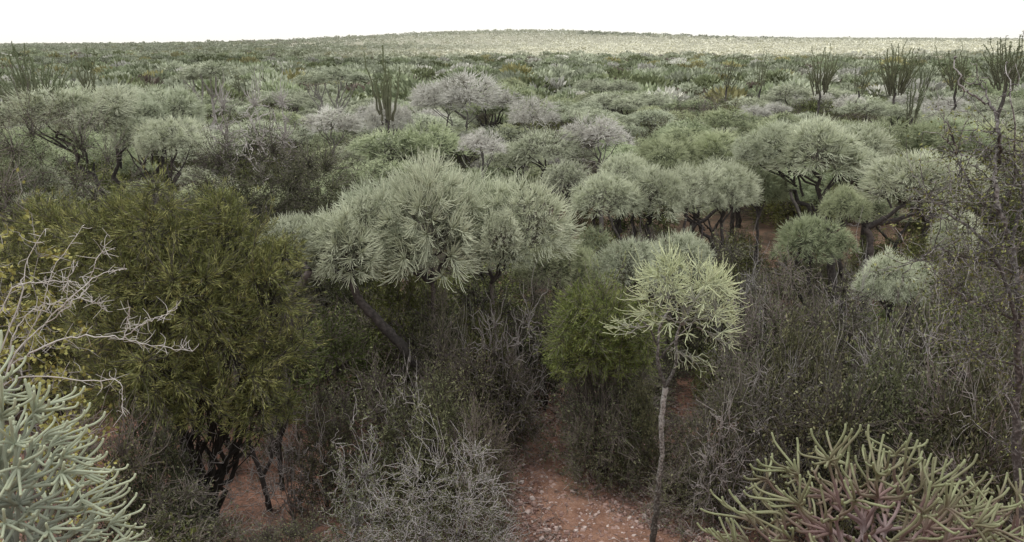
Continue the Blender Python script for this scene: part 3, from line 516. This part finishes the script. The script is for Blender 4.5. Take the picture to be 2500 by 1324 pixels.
def tryp(n, ylo, yhi, dmin, f):
    c = 0; k = 0
    while c < n and k < n*60:
        k += 1; y = math.sqrt(rng.uniform(ylo**2, yhi**2)); x = rng.uniform(-.66, .66)*y
        if onpath(x, y, .8): continue
        if any((x-p[0])**2+(y-p[1])**2 < (dmin*.5+p[2]*.5)**2 for p in pts): continue
        pts.append((x, y, dmin)); f(x, y); c += 1
    return c
def f_umb(x, y):
    i = rng.choice(8, p=[.16, .14, .14, .13, .13, .11, .08, .11]); s = rng.uniform(.65, 1.35)
    kind = 'silvery' if i == 6 else ('pale grey-green' if i in (0, 1, 4) else 'green')
    lab = '%s umbrella tree of the %s thicket in the %s part of the plain' % (kind, band(y), third(x, y)); g = '%s umbrella trees, %s thicket, %s part' % (kind, band(y), third(x, y))
    loc = (x, y, float(ground(x, y))); sc = (s*rng.uniform(.9, 1.2), s*rng.uniform(.9, 1.2), (.35+.65*s)*rng.uniform(.8, 1.08))
    if first[i]:
        t = protos[i]; t.location = loc; t.scale = sc; t['label'] = lab; t['group'] = g; first[i] = False
    else: dup(protos[i], loc, rng.uniform(0, 6.28), sc, lab, g)
nU = tryp(256, 34, 95, 3.0, f_umb)
def f_shrub(lo, hi):
    def f(x, y):
        k = rng.uniform(); h = rng.uniform(lo, hi); w = h*rng.uniform(.4, .65)
        bb = 'front' if y < 34 else band(y)
        if k < .38: nm, me, kk = 'twiggy_shrub', UT[rng.randint(5)], 'brown twiggy shrub'
        elif k < .50: nm, me, kk = 'bare_shrub', UB[rng.randint(3)], 'bare grey shrub'
        elif k < .72: nm, me, kk = 'leafy_shrub', US[rng.randint(3)], 'dull small-leaved shrub'
        else: nm, me, kk = 'leafy_shrub', UG[rng.randint(3)], 'green leafy shrub'
        mk_bush(nm, '%s of the %s thicket in the %s part of the plain' % (kk, bb, third(x, y)), (x, y, float(ground(x, y))-.03), me, (w, w, h/2), rng.uniform(0, 6.28), '%ss, %s thicket, %s part' % (kk, bb, third(x, y)))
    return f
nS1 = tryp(90, 20.5, 35, 1.7, f_shrub(1.5, 2.7)); nS2 = tryp(260, 33, 98, 1.5, f_shrub(2.2, 4.4))
print('fill', nU, nS1, nS2)
# ---------------------------------------------------------------- far stuff
def far_field():
    mb = MB(); base_cols = np.array([[.36, .385, .28], [.27, .305, .19], [.16, .18, .095], [.50, .495, .43], [.165, .135, .11], [.28, .265, .13]]); pr_ = [.36, .24, .12, .05, .17, .06]
    for ylo, yhi, dens, nb, R0 in [(90, 330, 15, 120, 2.3), (320, 900, 40, 36, 2.9), (860, 3300, 380, 22, 4.6)]:
        n = int(.68*(yhi**2-ylo**2)/dens); y = np.sqrt(rng.uniform(ylo**2, yhi**2, n)) if yhi < 1000 else rng.uniform(0, 1, n)**.8*(yhi-ylo)+ylo
        x = rng.uniform(-.68, .68, n)*y; R = R0*rng.uniform(.45, 1.45, n); k = rng.choice(6, n, p=pr_); h = np.where(k == 4, rng.uniform(.8, 3, n), rng.uniform(1.6, 4.1, n)); h = h+(R0-2.3)*.2
        col = base_cols[k]*rng.uniform(.65, 1.2, (n, 1))*(1+.2*np.sin(x*.021+y*.013)*np.sin(y*.017))[:, None]
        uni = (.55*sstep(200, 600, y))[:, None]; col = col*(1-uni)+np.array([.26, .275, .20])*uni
        lit = sstep(340, 470, y+60*np.sin(x*.01+1))*sstep(-.30, .05, x/y+.06*np.sin(y*.006))*(1-.65*sstep(900, 1400, y))  # sunlight on the far plain and hill, painted into the plant colours
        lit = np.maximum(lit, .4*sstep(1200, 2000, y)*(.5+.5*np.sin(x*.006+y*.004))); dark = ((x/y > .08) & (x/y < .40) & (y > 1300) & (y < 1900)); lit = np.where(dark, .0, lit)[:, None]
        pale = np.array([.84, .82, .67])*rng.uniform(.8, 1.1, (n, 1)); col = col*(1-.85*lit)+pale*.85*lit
        hz = (sstep(150, 1500, y)*.2)[:, None]; col = col*(1-hz)+np.array([.44, .45, .43])*hz  # aerial haze blended into the plant colour with distance
        N = n*nb; se = rng.uniform(-.1, 1, N); az = rng.uniform(0, 6.28, N); ce = np.sqrt(1-se**2); D = np.stack([ce*np.cos(az), ce*np.sin(az), se], 1)
        Rr = np.repeat(R, nb)[:, None]; c = np.repeat(np.stack([x, y, ground(x, y)+h], 1), nb, 0)
        pos = c+D*Rr*rng.uniform(.55, .9, (N, 1))*np.array([1, 1, .55])
        d = nrm(D+[0, 0, .6]+rng.normal(0, .35, (N, 3))); s = nrm(np.cross(d, rng.normal(0, 1, (N, 3)))); L = Rr*.32; W = Rr*(.075 if nb > 50 else .2)
        V = np.stack([pos, pos+d*L*.5+s*W, pos+d*L, pos+d*L*.5-s*W], 1).reshape(-1, 3)
        mb.add(V, np.arange(len(V)).reshape(-1, 4), np.repeat(np.repeat(col, nb, 0)*rng.uniform(.85, 1.12, (N, 1)), 4, 0))
    return mb
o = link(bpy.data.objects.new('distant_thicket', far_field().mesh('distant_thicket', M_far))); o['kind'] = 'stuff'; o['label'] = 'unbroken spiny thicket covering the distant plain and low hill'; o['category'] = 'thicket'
# ---------------------------------------------------------------- camera, light, world
cam = bpy.data.cameras.new('camera'); co = link(bpy.data.objects.new('camera', cam)); cam.sensor_width = 36; cam.lens = 36*F/2500; cam.clip_end = 20000; cam.clip_start = .05
co.location = (0, 0, CH); co.rotation_euler = (pi/2-P, 0, 0); bpy.context.scene.camera = co
sl = bpy.data.lights.new('sun', 'SUN'); sl.energy = 1.5; sl.angle = radians(12); sl.color = (1, .96, .9); so = link(bpy.data.objects.new('sun', sl))
EL, AZ = radians(66), radians(-70)
from mathutils import Vector
sd = Vector((sin(AZ)*cos(EL), cos(AZ)*cos(EL), sin(EL))); so.rotation_euler = sd.to_track_quat('Z', 'Y').to_euler(); so.location = (0, 0, 30)
W = bpy.data.worlds.new('World'); bpy.context.scene.world = W; W.use_nodes = True; N = W.node_tree.nodes; L = W.node_tree.links
bg = N['Background']; sk = N.new('ShaderNodeTexSky'); sk.sky_type = 'NISHITA'; sk.sun_disc = False; sk.sun_elevation = EL; sk.sun_rotation = AZ
L.new(sk.outputs[0], bg.inputs['Color']); bg.inputs['Strength'].default_value = .05
# overcast cloud deck: brighter overhead than at the horizon
b2 = N.new('ShaderNodeBackground'); b2.inputs['Color'].default_value = (1, .98, .95, 1)
tc = N.new('ShaderNodeTexCoord'); sp = N.new('ShaderNodeSeparateXYZ'); L.new(tc.outputs['Generated'], sp.inputs[0])
mr = N.new('ShaderNodeMapRange'); mr.inputs['From Min'].default_value = 0; mr.inputs['From Max'].default_value = 1; mr.inputs['To Min'].default_value = .88; mr.inputs['To Max'].default_value = 1.65
L.new(sp.outputs['Z'], mr.inputs['Value']); L.new(mr.outputs[0], b2.inputs['Strength'])
ad = N.new('ShaderNodeAddShader'); L.new(bg.outputs[0], ad.inputs[0]); L.new(b2.outputs[0], ad.inputs[1]); L.new(ad.outputs[0], N['World Output'].inputs['Surface'])
sc = bpy.context.scene; sc.view_settings.view_transform = 'Standard'; sc.view_settings.look = 'None'; sc.view_settings.exposure = 0
